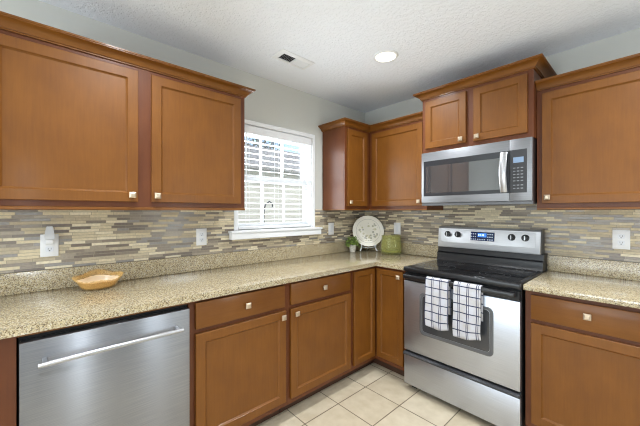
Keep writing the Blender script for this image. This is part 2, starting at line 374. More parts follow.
# ------------------------------------------------------------------ sink window (structure)
f = MB().box(-4.9, -.02, -61.79, -61.3, 46.9, 80.4).box(-4.9, -.02, -31.7, -31.21, 46.9, 80.4).box(-4.9, -.02, -61.3, -31.7, 79.95, 80.39).box(-4.9, -2.4, -61.3, -31.7, 46.91, 47.2)
win = struct(f.build('window_1', WHITE))
MB().box(.02, .6, -62.9, -61.6, 46.85, 81.5, .08).box(.02, .6, -31.4, -30.2, 46.85, 81.5, .08).box(.02, .62, -62.9, -30.2, 80.2, 81.55, .08).build('casing', WHITE, win)
MB().box(-2.35, .5, -61.28, -31.72, 46.15, 46.85).box(.02, 2.7, -64.8, -28.2, 46.1, 46.85, .2, 2).build('stool', WHITE, win)
MB().box(.35, 2.3, -64.5, -28.5, 44.2, 46.08, .12).build('apron', WHITE, win)
def sash(x0, x1, z0, z1, nm):
    m = MB(); a, b = -61.3, -31.7
    m.box(x0, x1, a, a + 1.4, z0, z1).box(x0, x1, b - 1.3, b, z0, z1).box(x0, x1, a + 1.4, b - 1.3, z0, z0 + 1.7).box(x0, x1, a + 1.4, b - 1.3, z1 - 1.7, z1)
    o = m.build('sash', WHITE, win)
    for y in (-50.9, -42.0): MB().box(x0 + .2, x1 - .2, y - .45, y + .45, z0 + 1.7, z1 - 1.7).build('muntin', WHITE, o)
    MB().box((x0 + x1) / 2 - .05, (x0 + x1) / 2 + .05, a + 1.4, b - 1.3, z0 + 1.7, z1 - 1.7).build('pane', PANE, o)
sash(-4.6, -3.7, 62.6, 79.9, 'upper'); sash(-3.6, -2.7, 47.2, 64.4, 'lower')

# ------------------------------------------------------------------ backsplash tile and granite
g = MB().box(.02, .32, -126, -62.95, 40.5, 53.5).box(.02, .32, -62.95, -30.15, 40.5, 45.9).box(.02, .32, -30.15, -.35, 40.5, 53.5)
props(g.build('tile_backsplash', MOSAIC), 'tan and grey strip mosaic backsplash along the window wall', 'backsplash', 'strip mosaic backsplashes')
g = MB().box(.02, 35.95, -.3, -.0, 40.5, 53.5).box(35.95, 66.3, -.3, 0, 34, 55.5).box(66.3, 92, -.3, 0, 40.5, 53.5)
props(g.build('tile_backsplash', MOSAIC), 'tan and grey strip mosaic backsplash behind the range and under the microwave', 'backsplash', 'strip mosaic backsplashes')
CZ = 36.2; CB = 34.95
t = thing('countertop', (12, -60, CB), 'long L-shaped speckled granite countertop under the window', 'countertop', 'speckled granite countertops')
pl = [(.05, -126), (25.5, -126), (25.5, -25.5), (36.0, -25.5), (36.0, -.35), (.05, -.35)]
m = MB().prism(pl, CB, CZ); es = [e for e in m.bm.edges if max(v.co.z for v in e.verts) > CZ - .01 and min(v.co.z for v in e.verts) > CZ - .01]
bmesh.ops.bevel(m.bm, geom=es, offset=.1, segments=2, profile=.5, affect='EDGES'); m.build('slab', GRANITE, t)
MB().box(.05, 1.0, -126, -.35, CZ, 40.45, .06).box(1.0, 35.9, -1.3, -.35, CZ, 40.45, .06).build('splash_strip', GRANITE, t)
MB(WF).box(-108.4, -84.35, 22, 24.2, 34.35, CB - .02).build('support_rail', WOODH, t, label='brown wood rail over the dishwasher')
t = thing('countertop', (79, -12, CB), 'short speckled granite countertop right of the range', 'countertop', 'speckled granite countertops')
MB().box(66.45, 92, -25.5, -.35, CB, CZ, .1, 2).build('slab', GRANITE, t)
MB().box(66.45, 92, -1.3, -.35, CZ, 40.45, .06).build('splash_strip', GRANITE, t)

# ------------------------------------------------------------------ cabinets
def knob(parent, fr, u, d, z, s=.62):
    m = MB(fr)
    m.box(u - .22, u + .22, d, d + .55, z - .22, z + .22)
    r = lambda h, dd: [(u - h, dd, z - h), (u + h, dd, z - h), (u + h, dd, z + h), (u - h, dd, z + h)]
    m.loops([r(s * .8, d + .5), r(s, d + .62), r(s, d + .82), r(s * .55, d + 1.0)])
    return m.build('knob', NICKEL, parent, label='square satin nickel knob')
def door(parent, fr, u0, u1, z0, z1, d, kn=None, w=1.95, name='door'):
    r = lambda i, dd: [(u0 + i, dd, z0 + i), (u1 - i, dd, z0 + i), (u1 - i, dd, z1 - i), (u0 + i, dd, z1 - i)]
    m = MB(fr).loops([r(.0, d + .02), r(0, d + .66), r(.09, d + .76), r(w - .05, d + .76), r(w + .03, d + .62), r(w + .08, d + .56), r(w + .3, d + .36), r(w + .34, d + .1)], torus=True)
    o = m.build(name, WOOD, parent)
    MB(fr).box(u0 + w + .28, u1 - w - .28, d + .12, d + .36, z0 + w + .28, z1 - w - .28).build('panel', WOOD, o)
    if kn: knob(o, fr, kn[0], d + .76, kn[1])
    return o
def drawer(parent, fr, u0, u1, z0, z1, d, kn):
    o = MB(fr).box(u0, u1, d + .02, d + .76, z0, z1, .12, 2).build('drawer_front', WOODH, parent)
    knob(o, fr, kn[0], d + .76, kn[1]); return o
CROWN = [(0, 83.45), (.3, 83.45), (.3, 83.75), (.5, 83.75), (.6, 84.0), (1.0, 84.5), (1.6, 84.95), (2.0, 85.05), (2.0, 85.2), (2.15, 85.25), (2.15, 85.55), (0, 85.55)]
def crown(parent, pts, offs, dz=0.0, sc=1.0):
    rings = [[(p[0] + o[0] * a * sc, p[1] + o[1] * a * sc, 83.45 + (z - 83.45) * sc + dz) for a, z in CROWN] for p, o in zip(pts, offs)]
    return MB().loops(rings).build('crown_molding', WOODH, parent)
def carcass(parent, fr, u0, u1, d, z0, z1, face=.75):
    MB(fr).box(u0 + .03, u1 - .03, .36 if z0 < 40 else .36, d - face, z0, z1).build('carcass', WOODF, parent)
    return MB(fr).box(u0, u1, d - face, d, z0, z1, .03).build('face_frame', WOODF, parent)

UZ0, UZ1 = 53.6, 83.6
# double upper cabinet left of the window
t = thing('wall_cabinet', (0, -90, UZ0), 'wide two-door wooden wall cabinet left of the window', 'cabinet', 'wooden wall cabinets')
carcass(t, WF, -114, -65.6, 12, UZ0, UZ1)
door(t, WF, -113, -90.8, 54.7, 82.5, 12, (-91.95, 56.1)); door(t, WF, -88.25, -67.0, 54.7, 82.5, 12, (-87.2, 56.1))
MB(WF).box(-114, -65.5, .36, 12.2, 52.98, UZ0 - .01, .1).build('light_rail', WOODH, t)
crown(t, [(12, -114), (12, -65.6), (.1, -65.6)], [(1, 0), (1, 1), (0, 1)])
# corner pair
t = thing('wall_cabinet', (0, -13, UZ0), 'narrow one-door wooden wall cabinet right of the window in the corner', 'cabinet', 'wooden wall cabinets')
MB(WF).box(-26.1, -.36, .36, 11.25, UZ0, UZ1).build('carcass', WOODF, t); MB(WF).box(-26.1, -12.02, 11.25, 12, UZ0, UZ1, .03).build('face_frame', WOODF, t)
door(t, WF, -25.1, -14.2, 54.7, 82.5, 12, (-24.05, 56.1))
MB(WF).box(-26.1, -12.3, .36, 12.2, 53.15, UZ0 - .01, .08).build('light_rail', WOODH, t)
crown(t, [(.1, -26.1), (12, -26.1), (12, -12)], [(0, -1), (1, -1), (1, -1)])
t = thing('wall_cabinet', (24, 0, UZ0), 'one-door wooden wall cabinet between the corner and the microwave', 'cabinet', 'wooden wall cabinets')
MB(SF).box(12.05, 35.95, .36, 11.25, UZ0, UZ1).build('carcass', WOODF, t); MB(SF).box(12.02, 35.95, 11.25, 12, UZ0, UZ1, .03).build('face_frame', WOODF, t)
door(t, SF, 13.6, 34.7, 54.7, 82.5, 12, (33.5, 56.1))
MB(SF).box(12.3, 35.95, .36, 12.2, 53.15, UZ0 - .01, .08).build('light_rail', WOODH, t)
crown(t, [(12, -12), (35.95, -12)], [(1, -1), (0, -1)])
# above the microwave
t = thing('wall_cabinet', (51, 0, 71.4), 'short deep two-door wooden cabinet above the microwave', 'cabinet', 'wooden wall cabinets')
carcass(t, SF, 36.05, 66.1, 15, 71.4, 88.6)
door(t, SF, 37.3, 49.9, 72.6, 87.5, 15, (48.6, 73.75)); door(t, SF, 51.9, 64.9, 72.6, 87.5, 15, (53.0, 73.75))
crown(t, [(36.05, -.1), (36.05, -15), (66.1, -15), (66.1, -.1)], [(-1, 0), (-1, -1), (1, -1), (1, 0)], dz=5.0, sc=1.04)
# right of the microwave
t = thing('wall_cabinet', (79, 0, UZ0), 'tall one-door wooden wall cabinet right of the microwave', 'cabinet', 'wooden wall cabinets')
carcass(t, SF, 66.15, 92, 12, UZ0, UZ1)
door(t, SF, 67.3, 90.8, 54.7, 82.5, 12, (68.5, 56.2))
MB(SF).box(66.15, 92, .36, 12.2, 53.15, UZ0 - .01, .08).build('light_rail', WOODH, t)
crown(t, [(66.15, -12), (92, -12)], [(0, -1), (0, -1)])

BZ0, BZ1 = 3.7, CB - .03
def base(fr, u0, u1, label, loc):
    t = thing('base_cabinet', loc, label, 'cabinet', 'wooden base cabinets')
    carcass(t, fr, u0, u1, 24, BZ0, BZ1)
    MB(fr).box(u0 + .05, u1 - .05, .36, 20.6, 0, BZ0 - .01).build('toe_kick', WOODD, t)
    return t
t = base(WF, -126, -108.45, 'wooden base cabinet at the left edge beside the dishwasher', (12, -117, 0))
drawer(t, WF, -125, -111.6, 29.0, 34.1, 24, (-118, 31.5)); door(t, WF, -125, -111.6, 5.2, 28.0, 24, (-112.8, 26.7))
t = base(WF, -84.3, -60.25, 'wooden drawer-and-door base cabinet between the dishwasher and the one under the window', (12, -72, 0))
drawer(t, WF, -83.1, -61.4, 28.95, 34.3, 24, (-71.8, 31.6)); door(t, WF, -83.1, -61.0, 5.2, 27.95, 24, (-62.1, 26.6))
t = base(WF, -60.2, -36.1, 'wooden drawer-and-door base cabinet under the window beside the corner unit', (12, -48, 0))
drawer(t, WF, -59.4, -37.2, 28.95, 34.3, 24, (-48.2, 31.7)); door(t, WF, -59.4, -37.0, 5.2, 27.95, 24, (-57.9, 26.6))
t = thing('base_cabinet', (12, -12, 0), 'wooden corner base cabinet with two narrow doors meeting at the inside corner', 'cabinet', 'wooden base cabinets')
L = [(.36, -36.0), (24, -36.0), (24, -24), (35.9, -24), (35.9, -.36), (.36, -.36)]
MB().prism(L, BZ0, BZ1).build('carcass', WOODF, t)
L = [(.36, -35.95), (20.6, -35.95), (20.6, -20.6), (35.85, -20.6), (35.85, -.36), (.36, -.36)]
MB().prism(L, 0, BZ0 - .01).build('toe_kick', WOODD, t)
door(t, WF, -35.3, -25.0, 5.2, 34.1, 24, None, 1.7); door(t, SF, 25.0, 34.9, 5.2, 34.1, 24, (33.55, 32.4), 1.7)
t = base(SF, 66.5, 92, 'wooden drawer-and-door base cabinet right of the range', (79, -12, 0))
drawer(t, SF, 67.7, 87.2, 28.6, 34.0, 24, (77.3, 31.6)); door(t, SF, 67.7, 87.2, 5.2, 27.7, 24, (86, 26.3))

# ------------------------------------------------------------------ dishwasher
t = thing('dishwasher', (12, -96.4, 0), 'stainless steel dishwasher with a towel bar handle', 'dishwasher')
a, b = -108.25, -84.45
box('tub', BLACKM, t, WF, a, b, 2, 23.6, 3.6, 34.3)
box('toe_panel', BLACK, t, WF, a + .2, b - .2, 2, 21, 0, 3.58)
box('door', STEELD, t, WF, a + .15, b - .1, 23.65, 25.4, 4.2, 33.7, bev=.1, seg=2)
h = MB()
h.tube([(27.5, -106.1, 30.7), (27.5, -86.4, 30.7)], .36, 14)
ho = h.build('handle', STEELP, t, label='round polished steel bar handle')
for y in (-105.4, -87.1): MB().box(25.35, 27.5, y - .28, y + .28, 30.4, 31.0, .1).build('handle_post', STEELP, ho)

# ------------------------------------------------------------------ range
t = thing('range', (51.1, -13, 0), 'freestanding stainless steel electric range with black glass cooktop', 'stove')
a, b = 36.2, 66.2
box('body', BLACK, t, SF, a + .1, b - .1, 1.0, 25.2, 1.6, 35.0)
for u in (a + 2, b - 2):
    for d in (3, 23): MB(SF).box(u - .8, u + .8, d - .8, d + .8, 0, 1.58).build('foot', BLACKM, t)
ck = MB(SF).box(a, b, 1.0, 26.6, 35.0, 36.35, .25, 3).build('cooktop', BLACK, t, label='black framed cooktop')
MB(SF).box(a + .9, b - .9, 6.1, 25.4, 36.3, 36.45, .04).build('cooktop_glass', BLACKG, ck)
RING = plain('burner_print', (66, 66, 68), 0.3)
for u, d, r in ((43.6, 19.2, 4.6), (58.6, 19.2, 3.6), (43.8, 9.6, 3.2), (58.4, 9.6, 4.4)):
    m = MB(SF)
    for rr in (r, r * .62):
        ring = lambda q: [(u + q * math.cos(2 * PI * k / 48), d + q * math.sin(2 * PI * k / 48)) for k in range(48)]
        m.loops([[(x, y, z) for x, y in ring(q)] for q, z in ((rr, 36.455), (rr, 36.47), (rr - .1, 36.47), (rr - .1, 36.455))], torus=True)
    m.build('burner_ring', RING, ck)
# backguard
bgp = MB(SF).loops([[(u, d, z) for d, z in ((1.0, 36.38), (6.0, 36.38), (5.6, 37.2), (5.6, 38.8), (5.0, 39.2), (4.8, 40.8), (1.0, 40.8))] for u in (a + .1, b - .1)]).build('backguard_base', BLACK, t)
cp = MB(SF).loops([[(u, d, z) for d, z in ((1.0, 40.82), (5.45, 40.82), (5.6, 41.15), (4.9, 47.05), (4.45, 47.55), (1.0, 47.55))] for u in (a + .35, b - .7)]).build('control_panel', STEELR, t)
for q in (a + .25, b - .69): MB(SF).box(q, q + .09, 1.0, 4.4, 40.85, 47.6, .03).build('end_cap', BLACK, t)
fd = lambda z: 5.6 - (z - 41.15) / 5.9 * .7                     # face of the sloping panel
def slopebox(nm, m, u0, u1, z0, z1, e, par, bev=0):
    r = lambda i, o: [(u0 + i, fd(z0 + i) + o, z0 + i), (u1 - i, fd(z0 + i) + o, z0 + i), (u1 - i, fd(z1 - i) + o, z1 - i), (u0 + i, fd(z1 - i) + o, z1 - i)]
    return MB(SF).loops([r(0, -.05), r(0, e * .7), r(min(.05, (z1 - z0) * .2), e)]).build(nm, m, par)
pz = slopebox('control_bezel', STEELR, a + 1.4, b - 1.9, 42.5, 46.75, .10, cp)
DISP = plain('display_glass', (22, 40, 78), 0.12, 0, .3)
dz = slopebox('display', DISP, 47.2, 54.1, 43.6, 46.3, .16, cp); dz['label'] = 'dark blue lit clock display'
LCD = m_emit('display_lit', (50, 110, 190), 0.45); LCDW = m_emit('display_digits', (190, 220, 245), 0.7)
slopebox('clock_window', LCD, 49.3, 51.9, 44.7, 46.0, .20, cp)
m = MB(SF)
def sq(u0, u1, z0, z1, e):
    r = lambda o: [(u0, fd(z0) + o, z0), (u1, fd(z0) + o, z0), (u1, fd(z1) + o, z1), (u0, fd(z1) + o, z1)]
    m.loops([r(e - .04), r(e)])
for uu in (49.35, 49.75, 50.35, 50.75): sq(uu + .2, uu + .42, 45.1, 45.65, .24)
m.build('clock_digits', LCDW, cp)
m = MB(SF)
for i in range(3):
    for j in range(3): sq(47.3 + i * .6, 47.65 + i * .6, 43.85 + j * .82, 44.2 + j * .82, .19)
for i in range(3):
    for j in range(3): sq(52.1 + i * .6, 52.45 + i * .6, 43.85 + j * .82, 44.2 + j * .82, .19)
for i in range(5): sq(49.2 + i * .5, 49.5 + i * .5, 43.85, 44.15, .19)
m.build('touch_keys', plain('key_print', (170, 185, 205), .4), cp)
for u in (39.8, 43.1, 58.6, 62.0):
    z = 45.2; c = fd(z)
    k = MB(SF)
    k.loops([[(u + r * math.cos(2 * PI * q / 24), c + dd, z + r * math.sin(2 * PI * q / 24)) for q in range(24)] for r, dd in ((.98, .06), (.98, .2), (.8, .3), (.74, .85), (.6, .95))])
    ko = k.build('knob', BLACK, cp, label='round black burner knob')
    MB(SF).box(u - .14, u + .14, c + .9, c + 1.12, z - .62, z + .62, .04).build('pointer', STEELP, ko)
# oven door
MB(SF).box(a + .25, b - .25, 25.25, 26.3, 32.3, 34.6, .08).build('door_top_band', BLACK, t)
od = MB(SF).box(a + .15, b - .15, 25.25, 26.3, 11.9, 32.25, .12, 2).build('oven_door', STEEL, t)
def rrect(u0, u1, z0, z1, r, n=6):
    P = []
    for cx, cz, s in ((u1 - r, z1 - r, 0), (u0 + r, z1 - r, 1), (u0 + r, z0 + r, 2), (u1 - r, z0 + r, 3)):
        for i in range(n + 1):
            q = (s + i / n) * PI / 2; P.append((cx + r * math.cos(q), cz + r * math.sin(q)))
    return P
def rr3(u0, u1, z0, z1, r, d): return [(p[0], d, p[1]) for p in rrect(u0, u1, z0, z1, r)]
MB(SF).loops([rr3(41.4, 60.6, 17.7, 29.6, 1.3, 26.25), rr3(41.4, 60.6, 17.7, 29.6, 1.3, 26.36), rr3(41.55, 60.45, 17.85, 29.45, 1.2, 26.42), rr3(42.2, 59.8, 18.6, 28.9, .9, 26.34), rr3(42.2, 59.8, 18.6, 28.9, .9, 26.25)], torus=True).build('window_frame', DGREY, od)
MB(SF).loops([rr3(42.25, 59.75, 18.65, 28.85, .9, 26.24), rr3(42.25, 59.75, 18.65, 28.85, .9, 26.33)]).build('window_glass', SMOKE, od)
hd = MB(SF).box(a + .8, b - .8, 27.2, 28.1, 33.2, 34.45, .3, 3).build('handle', BLACK, t, label='wide black oven door handle')
for u in (a + 1.5, b - 1.5): MB(SF).box(u - .7, u + .7, 26.25, 27.5, 33.3, 34.35, .1).build('handle_post', BLACK, hd)
dr = MB(SF).box(a + .15, b - .15, 25.25, 26.3, 1.9, 10.3, .1, 2).build('storage_drawer', STEEL, t)
MB(SF).loops([[(u, d, z) for d, z in ((25.25, 10.32), (26.3, 10.32), (26.85, 10.6), (26.85, 11.0), (26.3, 11.35), (25.25, 11.35))] for u in (a + .2, b - .2)]).build('drawer_pull', plain('drawer_pull_grey', (58, 59, 62), .4), dr)

# ------------------------------------------------------------------ microwave
t = thing('microwave', (51, -8, 54.6), 'stainless over-the-range microwave under the short cabinet', 'microwave')
a, b = 36.15, 66.05
box('body', BLACK, t, SF, a + .1, b - .1, .36, 14.6, 54.9, 71.3)
md = MB(SF).box(a, 60.95, 14.65, 15.9, 55.4, 71.3, .12, 2).build('door', STEELM, t)
MB(SF).box(36.95, 60.9, 15.85, 15.96, 57.5, 68.55, .03).build('window', plain('microwave_window_border', (52, 53, 56), .12), md)
MB(SF).box(37.7, 58.8, 15.95, 15.985, 58.5, 66.9, .005).build('window_screen', MWGLASS, md)
hb = []
for i in range(13):
    q = i / 12; z = 57.7 + q * 10.5; d = 16.7 + 1.0 * math.sin(PI * q); hb.append((z, d))
hm = MB(SF).loops([[(59.1, d - .35, z), (60.75, d - .35, z), (60.75, d, z), (60.45, d + .18, z), (59.4, d + .18, z), (59.1, d, z)] for z, d in hb])
ho = hm.build('handle', STEELP, t, label='curved vertical steel handle')
for z in (58.1, 67.8): MB(SF).box(59.5, 60.4, 15.9, 16.6, z - .35, z + .35, .05).build('handle_post', STEELP, ho)
mp = MB(SF).box(61.0, b, 14.65, 15.9, 55.4, 71.3, .12, 2).build('control_panel', STEELM, t)
MB(SF).box(61.05, 64.9, 15.85, 15.96, 57.5, 68.55, .03).build('control_glass', plain('control_black', (58, 58, 60), .2), mp)
MB(SF).box(61.9, 64.2, 15.95, 16.0, 65.2, 66.6).build('display', m_emit('pale_display', (118, 140, 166), .12), mp, label='pale blue display')
KEYM = plain('keypad_print', (120, 122, 126), .5)
for j in range(7):
    for i in range(3):
        z = 63.7 - j * .82 - (.3 if j > 4 else 0); MB(SF).box(61.85 + i * .85, 62.4 + i * .85, 15.95, 15.99, z, z + .28).build('button', KEYM, mp)
m = MB(SF).box(a, b, 14.0, 15.7, 54.5, 55.38, .1)
for i in range(20): m.box(a + 1 + i * 1.45, a + 1.9 + i * 1.45, 4, 13, 54.75, 54.95)
m.build('vent_grille', DGREY, t)

# ------------------------------------------------------------------ dish towels on the range handle
TOW = m_towel()
def towel(x0, x1, zf, zb, label, ph):
    t_ = thing('dish_towel', ((x0 + x1) / 2, -28, 34.5), label, 'towel', 'dish towels on the oven handle')
    path = []
    for i in range(25): q = i / 24; path.append((28.35 + .25 * math.sin(q * 3), zf + (34.3 - zf) * q))
    for i in range(1, 8): q = PI * i / 8; path.append((27.65 + .72 * math.cos(q), 34.32 + .5 * math.sin(q)))
    for i in range(7): path.append((26.95, 34.3 - (34.3 - zb) * i / 6))
    bm = bmesh.new(); uvl = bm.loops.layers.uv.new('UVMap'); nu = 14; G = []; UV = {}
    ln = 0
    for k, (d, z) in enumerate(path):
        if k: ln += math.hypot(d - path[k - 1][0], z - path[k - 1][1])
        row = []
        for i in range(nu + 1):
            s = i / nu; hang = max(0, (34 - z) / 12) if k < 25 else 0
            u = x0 + (x1 - x0) * s + .12 * hang * math.sin(z * .7 + ph)
            dd = d + (.22 * hang * (1 + math.sin(s * 9 + ph + z * .08)))
            zz = z - (.5 * math.sin(s * PI * 1.1 + ph) * (1 if k == 0 else max(0, 1 - k / 8)))
            v = bm.verts.new(SF(u, dd, zz)); UV[v] = (s * (x1 - x0) + ph, ln); row.append(v)
        G.append(row)
    for r in range(len(G) - 1):
        for i in range(nu): bm.faces.new((G[r][i], G[r][i + 1], G[r + 1][i + 1], G[r + 1][i]))
    for f in bm.faces:
        for l in f.loops: l[uvl].uv = UV[l.vert]
    base_ = WL[t_.name]
    for v in bm.verts: v.co = (v.co - base_) * S
    for f in bm.faces: f.smooth = True
    me = bpy.data.meshes.new('cloth'); bm.to_mesh(me); bm.free()
    o = bpy.data.objects.new('cloth', me); COL.objects.link(o); o.parent = t_; me.materials.append(TOW)
    so = o.modifiers.new('thickness', 'SOLIDIFY'); so.thickness = .09 * S; so.offset = 0
towel(44.3, 50.7, 21.8, 25.5, 'left white towel with navy windowpane checks on the oven handle', 0.0)
towel(52.0, 58.5, 21.4, 26.0, 'right white towel with navy windowpane checks on the oven handle', 0.7)

# ------------------------------------------------------------------ outlets and switches
def outlet(fr, u, z, label, kind='outlet', d=.33, w=2.9, h=4.7):
    t_ = thing('wall_outlet' if kind == 'outlet' else 'light_switch', fr(u, d, z), label, 'outlet' if kind == 'outlet' else 'switch', 'white outlets and switches on the backsplash')
    MB(fr).box(u - w / 2, u + w / 2, d, d + .22, z - h / 2, z + h / 2, .08, 2).build('cover_plate', PLATEW, t_)
    if kind == 'outlet':
        for s in (-.78, .78):
            o = MB(fr).loops([[(p[0], dd, p[1]) for p in rrect(u - .66, u + .66, z + s - .56, z + s + .56, .3)] for dd in (d + .2, d + .29)]).build('socket', PLATES, t_)
            m = MB(fr)
            for x in (-.26, .2): m.box(u + x, u + x + .09, d + .28, d + .3, z + s - .1, z + s + .28)
            m.box(u - .12, u + .12, d + .28, d + .3, z + s - .42, z + s - .22); m.build('slots', SLOT, o)
    else:
        MB(fr).loops([[(u - .65, d + .2, z - 1.3), (u + .65, d + .2, z - 1.3), (u + .65, d + .2, z + 1.3), (u - .65, d + .2, z + 1.3)],
                      [(u - .62, d + .24, z - 1.27), (u + .62, d + .24, z - 1.27), (u + .62, d + .4, z + 1.27), (u - .62, d + .4, z + 1.27)]]).build('rocker', PLATES, t_)
    return t_
outlet(WF, -104.75, 45.5, 'white outlet behind the plug-in night light, left of the amber bowl')
outlet(WF, -72.8, 45.5, 'white wall outlet on the backsplash left of the window sill')
outlet(WF, -21.6, 45.9, 'white rocker switch right of the window sill, left of the plate', 'switch')
outlet(SF, 16.9, 45.9, 'white rocker switch just right of the plate above the green jar', 'switch', w=3.1)
outlet(SF, 80.9, 45.75, 'white wall outlet right of the range under the tall cabinet', w=3.1)
t = thing('night_light', (.6, -104.75, 46.3), 'small frosted white plug-in night light in the outlet', 'night light')
u, d = -104.75, .64
MB(WF).box(u - .62, u + .62, d, d + .9, 45.75, 46.8, .15, 2).build('plug_body', PLATEW, t)
MB(WF).loops([[(u - w_, d0, z), (u + w_, d0, z), (u + w_, d1, z), (u - w_, d1, z)] for w_, d0, d1, z in ((.75, d, d + .95, 46.82), (.8, d, d + 1.05, 47.4), (.7, d, d + .95, 48.4), (.5, d + .05, d + .75, 49.45), (.4, d + .1, d + .6, 49.6))]).build('shade', NIGHT, t)

# ------------------------------------------------------------------ amber glass bowl
t = thing('glass_bowl', (6.0, -96.9, CZ), 'ruffled amber glass bowl on the counter below the night light', 'bowl')
m = MB(); rings = []; nb = 64
def bowl(off):
    out = []
    for q in range(11):
        s = q / 10; R = []
        for k in range(nb):
            th = 2 * PI * k / nb
            lob = 1 + s * s * (.07 * math.cos(4 * th) + .015 * math.cos(20 * th))
            rr = (2.55 + 1.55 * s - off * .6) * lob if s > .1 else 2.6 * s * 10 * .98 - off * .1
            z = .12 + off + 2.35 * max(0, s - .1) / .9 + s * s * (.22 * math.cos(4 * th) - .62 * math.cos(th)) + s * s * .08 * math.cos(20 * th)
            R.append((6.0 + rr * .86 * math.cos(th), -96.9 + rr * 1.03 * math.sin(th), CZ + z))
        out.append(R)
    return out
o1, o2 = bowl(0), bowl(.16)
m.loops(o1 + o2[::-1]); m.build('bowl_body', AMBER, t, angle=60)
BOUNCE = plain('bowl_bounce_light', (236, 210, 172), 0.18, 0, .5)  # pale colour stands in for light bounced inside the bowl
l1, l2 = bowl(.2), bowl(.23)
m = MB(); m.loops(l1[:8] + l2[:8][::-1]); m.build('bounce_shell', BOUNCE, t, angle=60, label='pale inner shell painted as bounced light in the bowl')

# ------------------------------------------------------------------ corner still life: plate, easel, plant, jar
dirv = Vector((.735, -.678, 0)); side = Vector((.678, .735, 0))  # facing the room, and sideways along the plate
PC = Vector((6.1, -5.55, 0))
def pw(s, f, z): p = PC + side * s + dirv * f; return (p.x, p.y, z)
lean = math.radians(13)
def plate_pt(a_, r, h):                                          # disc leaning back, h along its normal
    s = r * math.cos(a_); v = r * math.sin(a_)
    z = 44.55 + v * math.cos(lean) + h * math.sin(lean); f = -v * math.sin(lean) + h * math.cos(lean)
    return pw(s, f, z)
t = thing('decorative_plate', tuple(PC) [:2] + (38.2,), 'round cream plate with floral print displayed upright in the corner', 'plate')
bm_ = MB(); nk = 72
prof = [(0, .05), (3.6, .05), (4.2, .2), (4.9, .42), (5.9, .62), (6.45, .72), (6.5, .66), (6.4, .55), (4.9, .22), (4.1, 0), (3.5, -.12), (0, -.12)]
rings = [[plate_pt(2 * PI * k / nk, max(r * (1 + (.012 * math.cos(24 * 2 * PI * k / nk) if r > 6 else 0)), 1e-3), h) for k in range(nk)] for r, h in prof]
R = [[bm_.v(*p) for p in r] for r in rings]
uvl = bm_.bm.loops.layers.uv.new('UVMap')
for i in range(len(R) - 1):
    for k in range(nk):
        fc = bm_.f([R[i][k], R[i][(k + 1) % nk], R[i + 1][(k + 1) % nk], R[i + 1][k]])
        for l, (ii, kk) in zip(fc.loops, ((i, k), (i, k + 1), (i + 1, k + 1), (i + 1, k))):
            rr = prof[ii][0]; l[uvl].uv = (rr * math.cos(2 * PI * kk / nk), rr * math.sin(2 * PI * kk / nk))
bmesh.ops.remove_doubles(bm_.bm, verts=bm_.bm.verts[:], dist=.003)
bm_.build('plate_disc', m_plate(0, 0), t)
t = thing('plate_easel', tuple(PC)[:2] + (CZ,), 'small white scrolled easel holding the cream plate', 'easel')
for s in (-2.9, 2.9):
    sg = 1 if s > 0 else -1
    P = [pw(s * .8, -2.3, 44.5), pw(s * .85, -1.4, 41), pw(s * .92, -.1, 38.6), pw(s, .7, 37.9), pw(s, 1.6, 37.9), pw(s, 2.1, 38.4), pw(s, 2.0, 38.9), pw(s, 1.7, 39.0)]
    P2 = [pw(s * .92, .0, 38.6), pw(s, .9, 37.8), pw(s + sg * .3, 1.4, 37.0), pw(s + sg * .6, 1.6, CZ + .24)]
    l = MB().tube(P, .2, 8).tube(P2, .26, 8).build('leg', WHITE, t)
MB().tube([pw(-2.9, .5, 38.0), pw(0, .45, 37.6), pw(2.9, .5, 38.0)], .16, 8).build('crossbar', WHITE, t)
MB().tube([pw(0, .4, 37.6), pw(0, -1.6, 36.9), pw(0, -3.2, CZ + .2)], .16, 8).build('rear_leg', WHITE, t)

t = thing('potted_plant', (3.7, -12.5, CZ), 'small green plant in a grey-white pot left of the cream plate', 'plant')
px, py = 3.7, -12.5
MB().lathe((px, py, CZ), [(1.0, 0), (1.1, .05), (1.42, 2.4), (1.55, 2.5), (1.55, 2.95), (1.4, 2.95), (1.3, 2.4), (.0, 2.4)], 28).build('pot', m_noise('weathered_pot', [(.35, (196, 190, 176)), (.65, (222, 218, 208))], 2.0), t)
MB().lathe((px, py, CZ), [(1.28, 2.42), (1.25, 2.6), (0, 2.66)], 20).build('soil', plain('potting_soil', (52, 40, 30), .9), t)
def leaves(c, n, spread, hmin, hmax, size, seed):
    rnd = random.Random(seed); m = MB()
    for i in range(n):
        a_ = rnd.uniform(0, 2 * PI); r = spread * math.sqrt(rnd.random()); h = rnd.uniform(hmin, hmax) * (1 - .35 * (r / spread) ** 2)
        p = Vector((c[0] + r * math.cos(a_), c[1] + r * math.sin(a_), c[2] + h))
        dr_ = Vector((math.cos(a_) * rnd.uniform(.3, 1), math.sin(a_) * rnd.uniform(.3, 1), rnd.uniform(-.1, .9))).normalized()
        sd = dr_.cross(Vector((rnd.uniform(-.3, .3), rnd.uniform(-.3, .3), 1))).normalized(); L_ = size * rnd.uniform(.7, 1.3); wv = L_ * .3
        up = sd.cross(dr_) * (-.12 * L_)
        q = [p, p + dr_ * L_ * .5 + sd * wv + up * -.4, p + dr_ * L_ + up, p + dr_ * L_ * .5 - sd * wv + up * -.4]
        vs_ = [m.v(*x) for x in q]; md_ = m.v(*(p + dr_ * L_ * .5 + up * .6))
        for k in range(4): m.f([vs_[k], vs_[(k + 1) % 4], md_])
    return m
mst = MB()
for i in range(9):
    a_ = i * 2.4; mst.tube([(px, py, CZ + 2.5), (px + .5 * math.cos(a_), py + .5 * math.sin(a_), CZ + 3.6), (px + 1.3 * math.cos(a_), py + 1.3 * math.sin(a_), CZ + 5.0)], .05, 5)
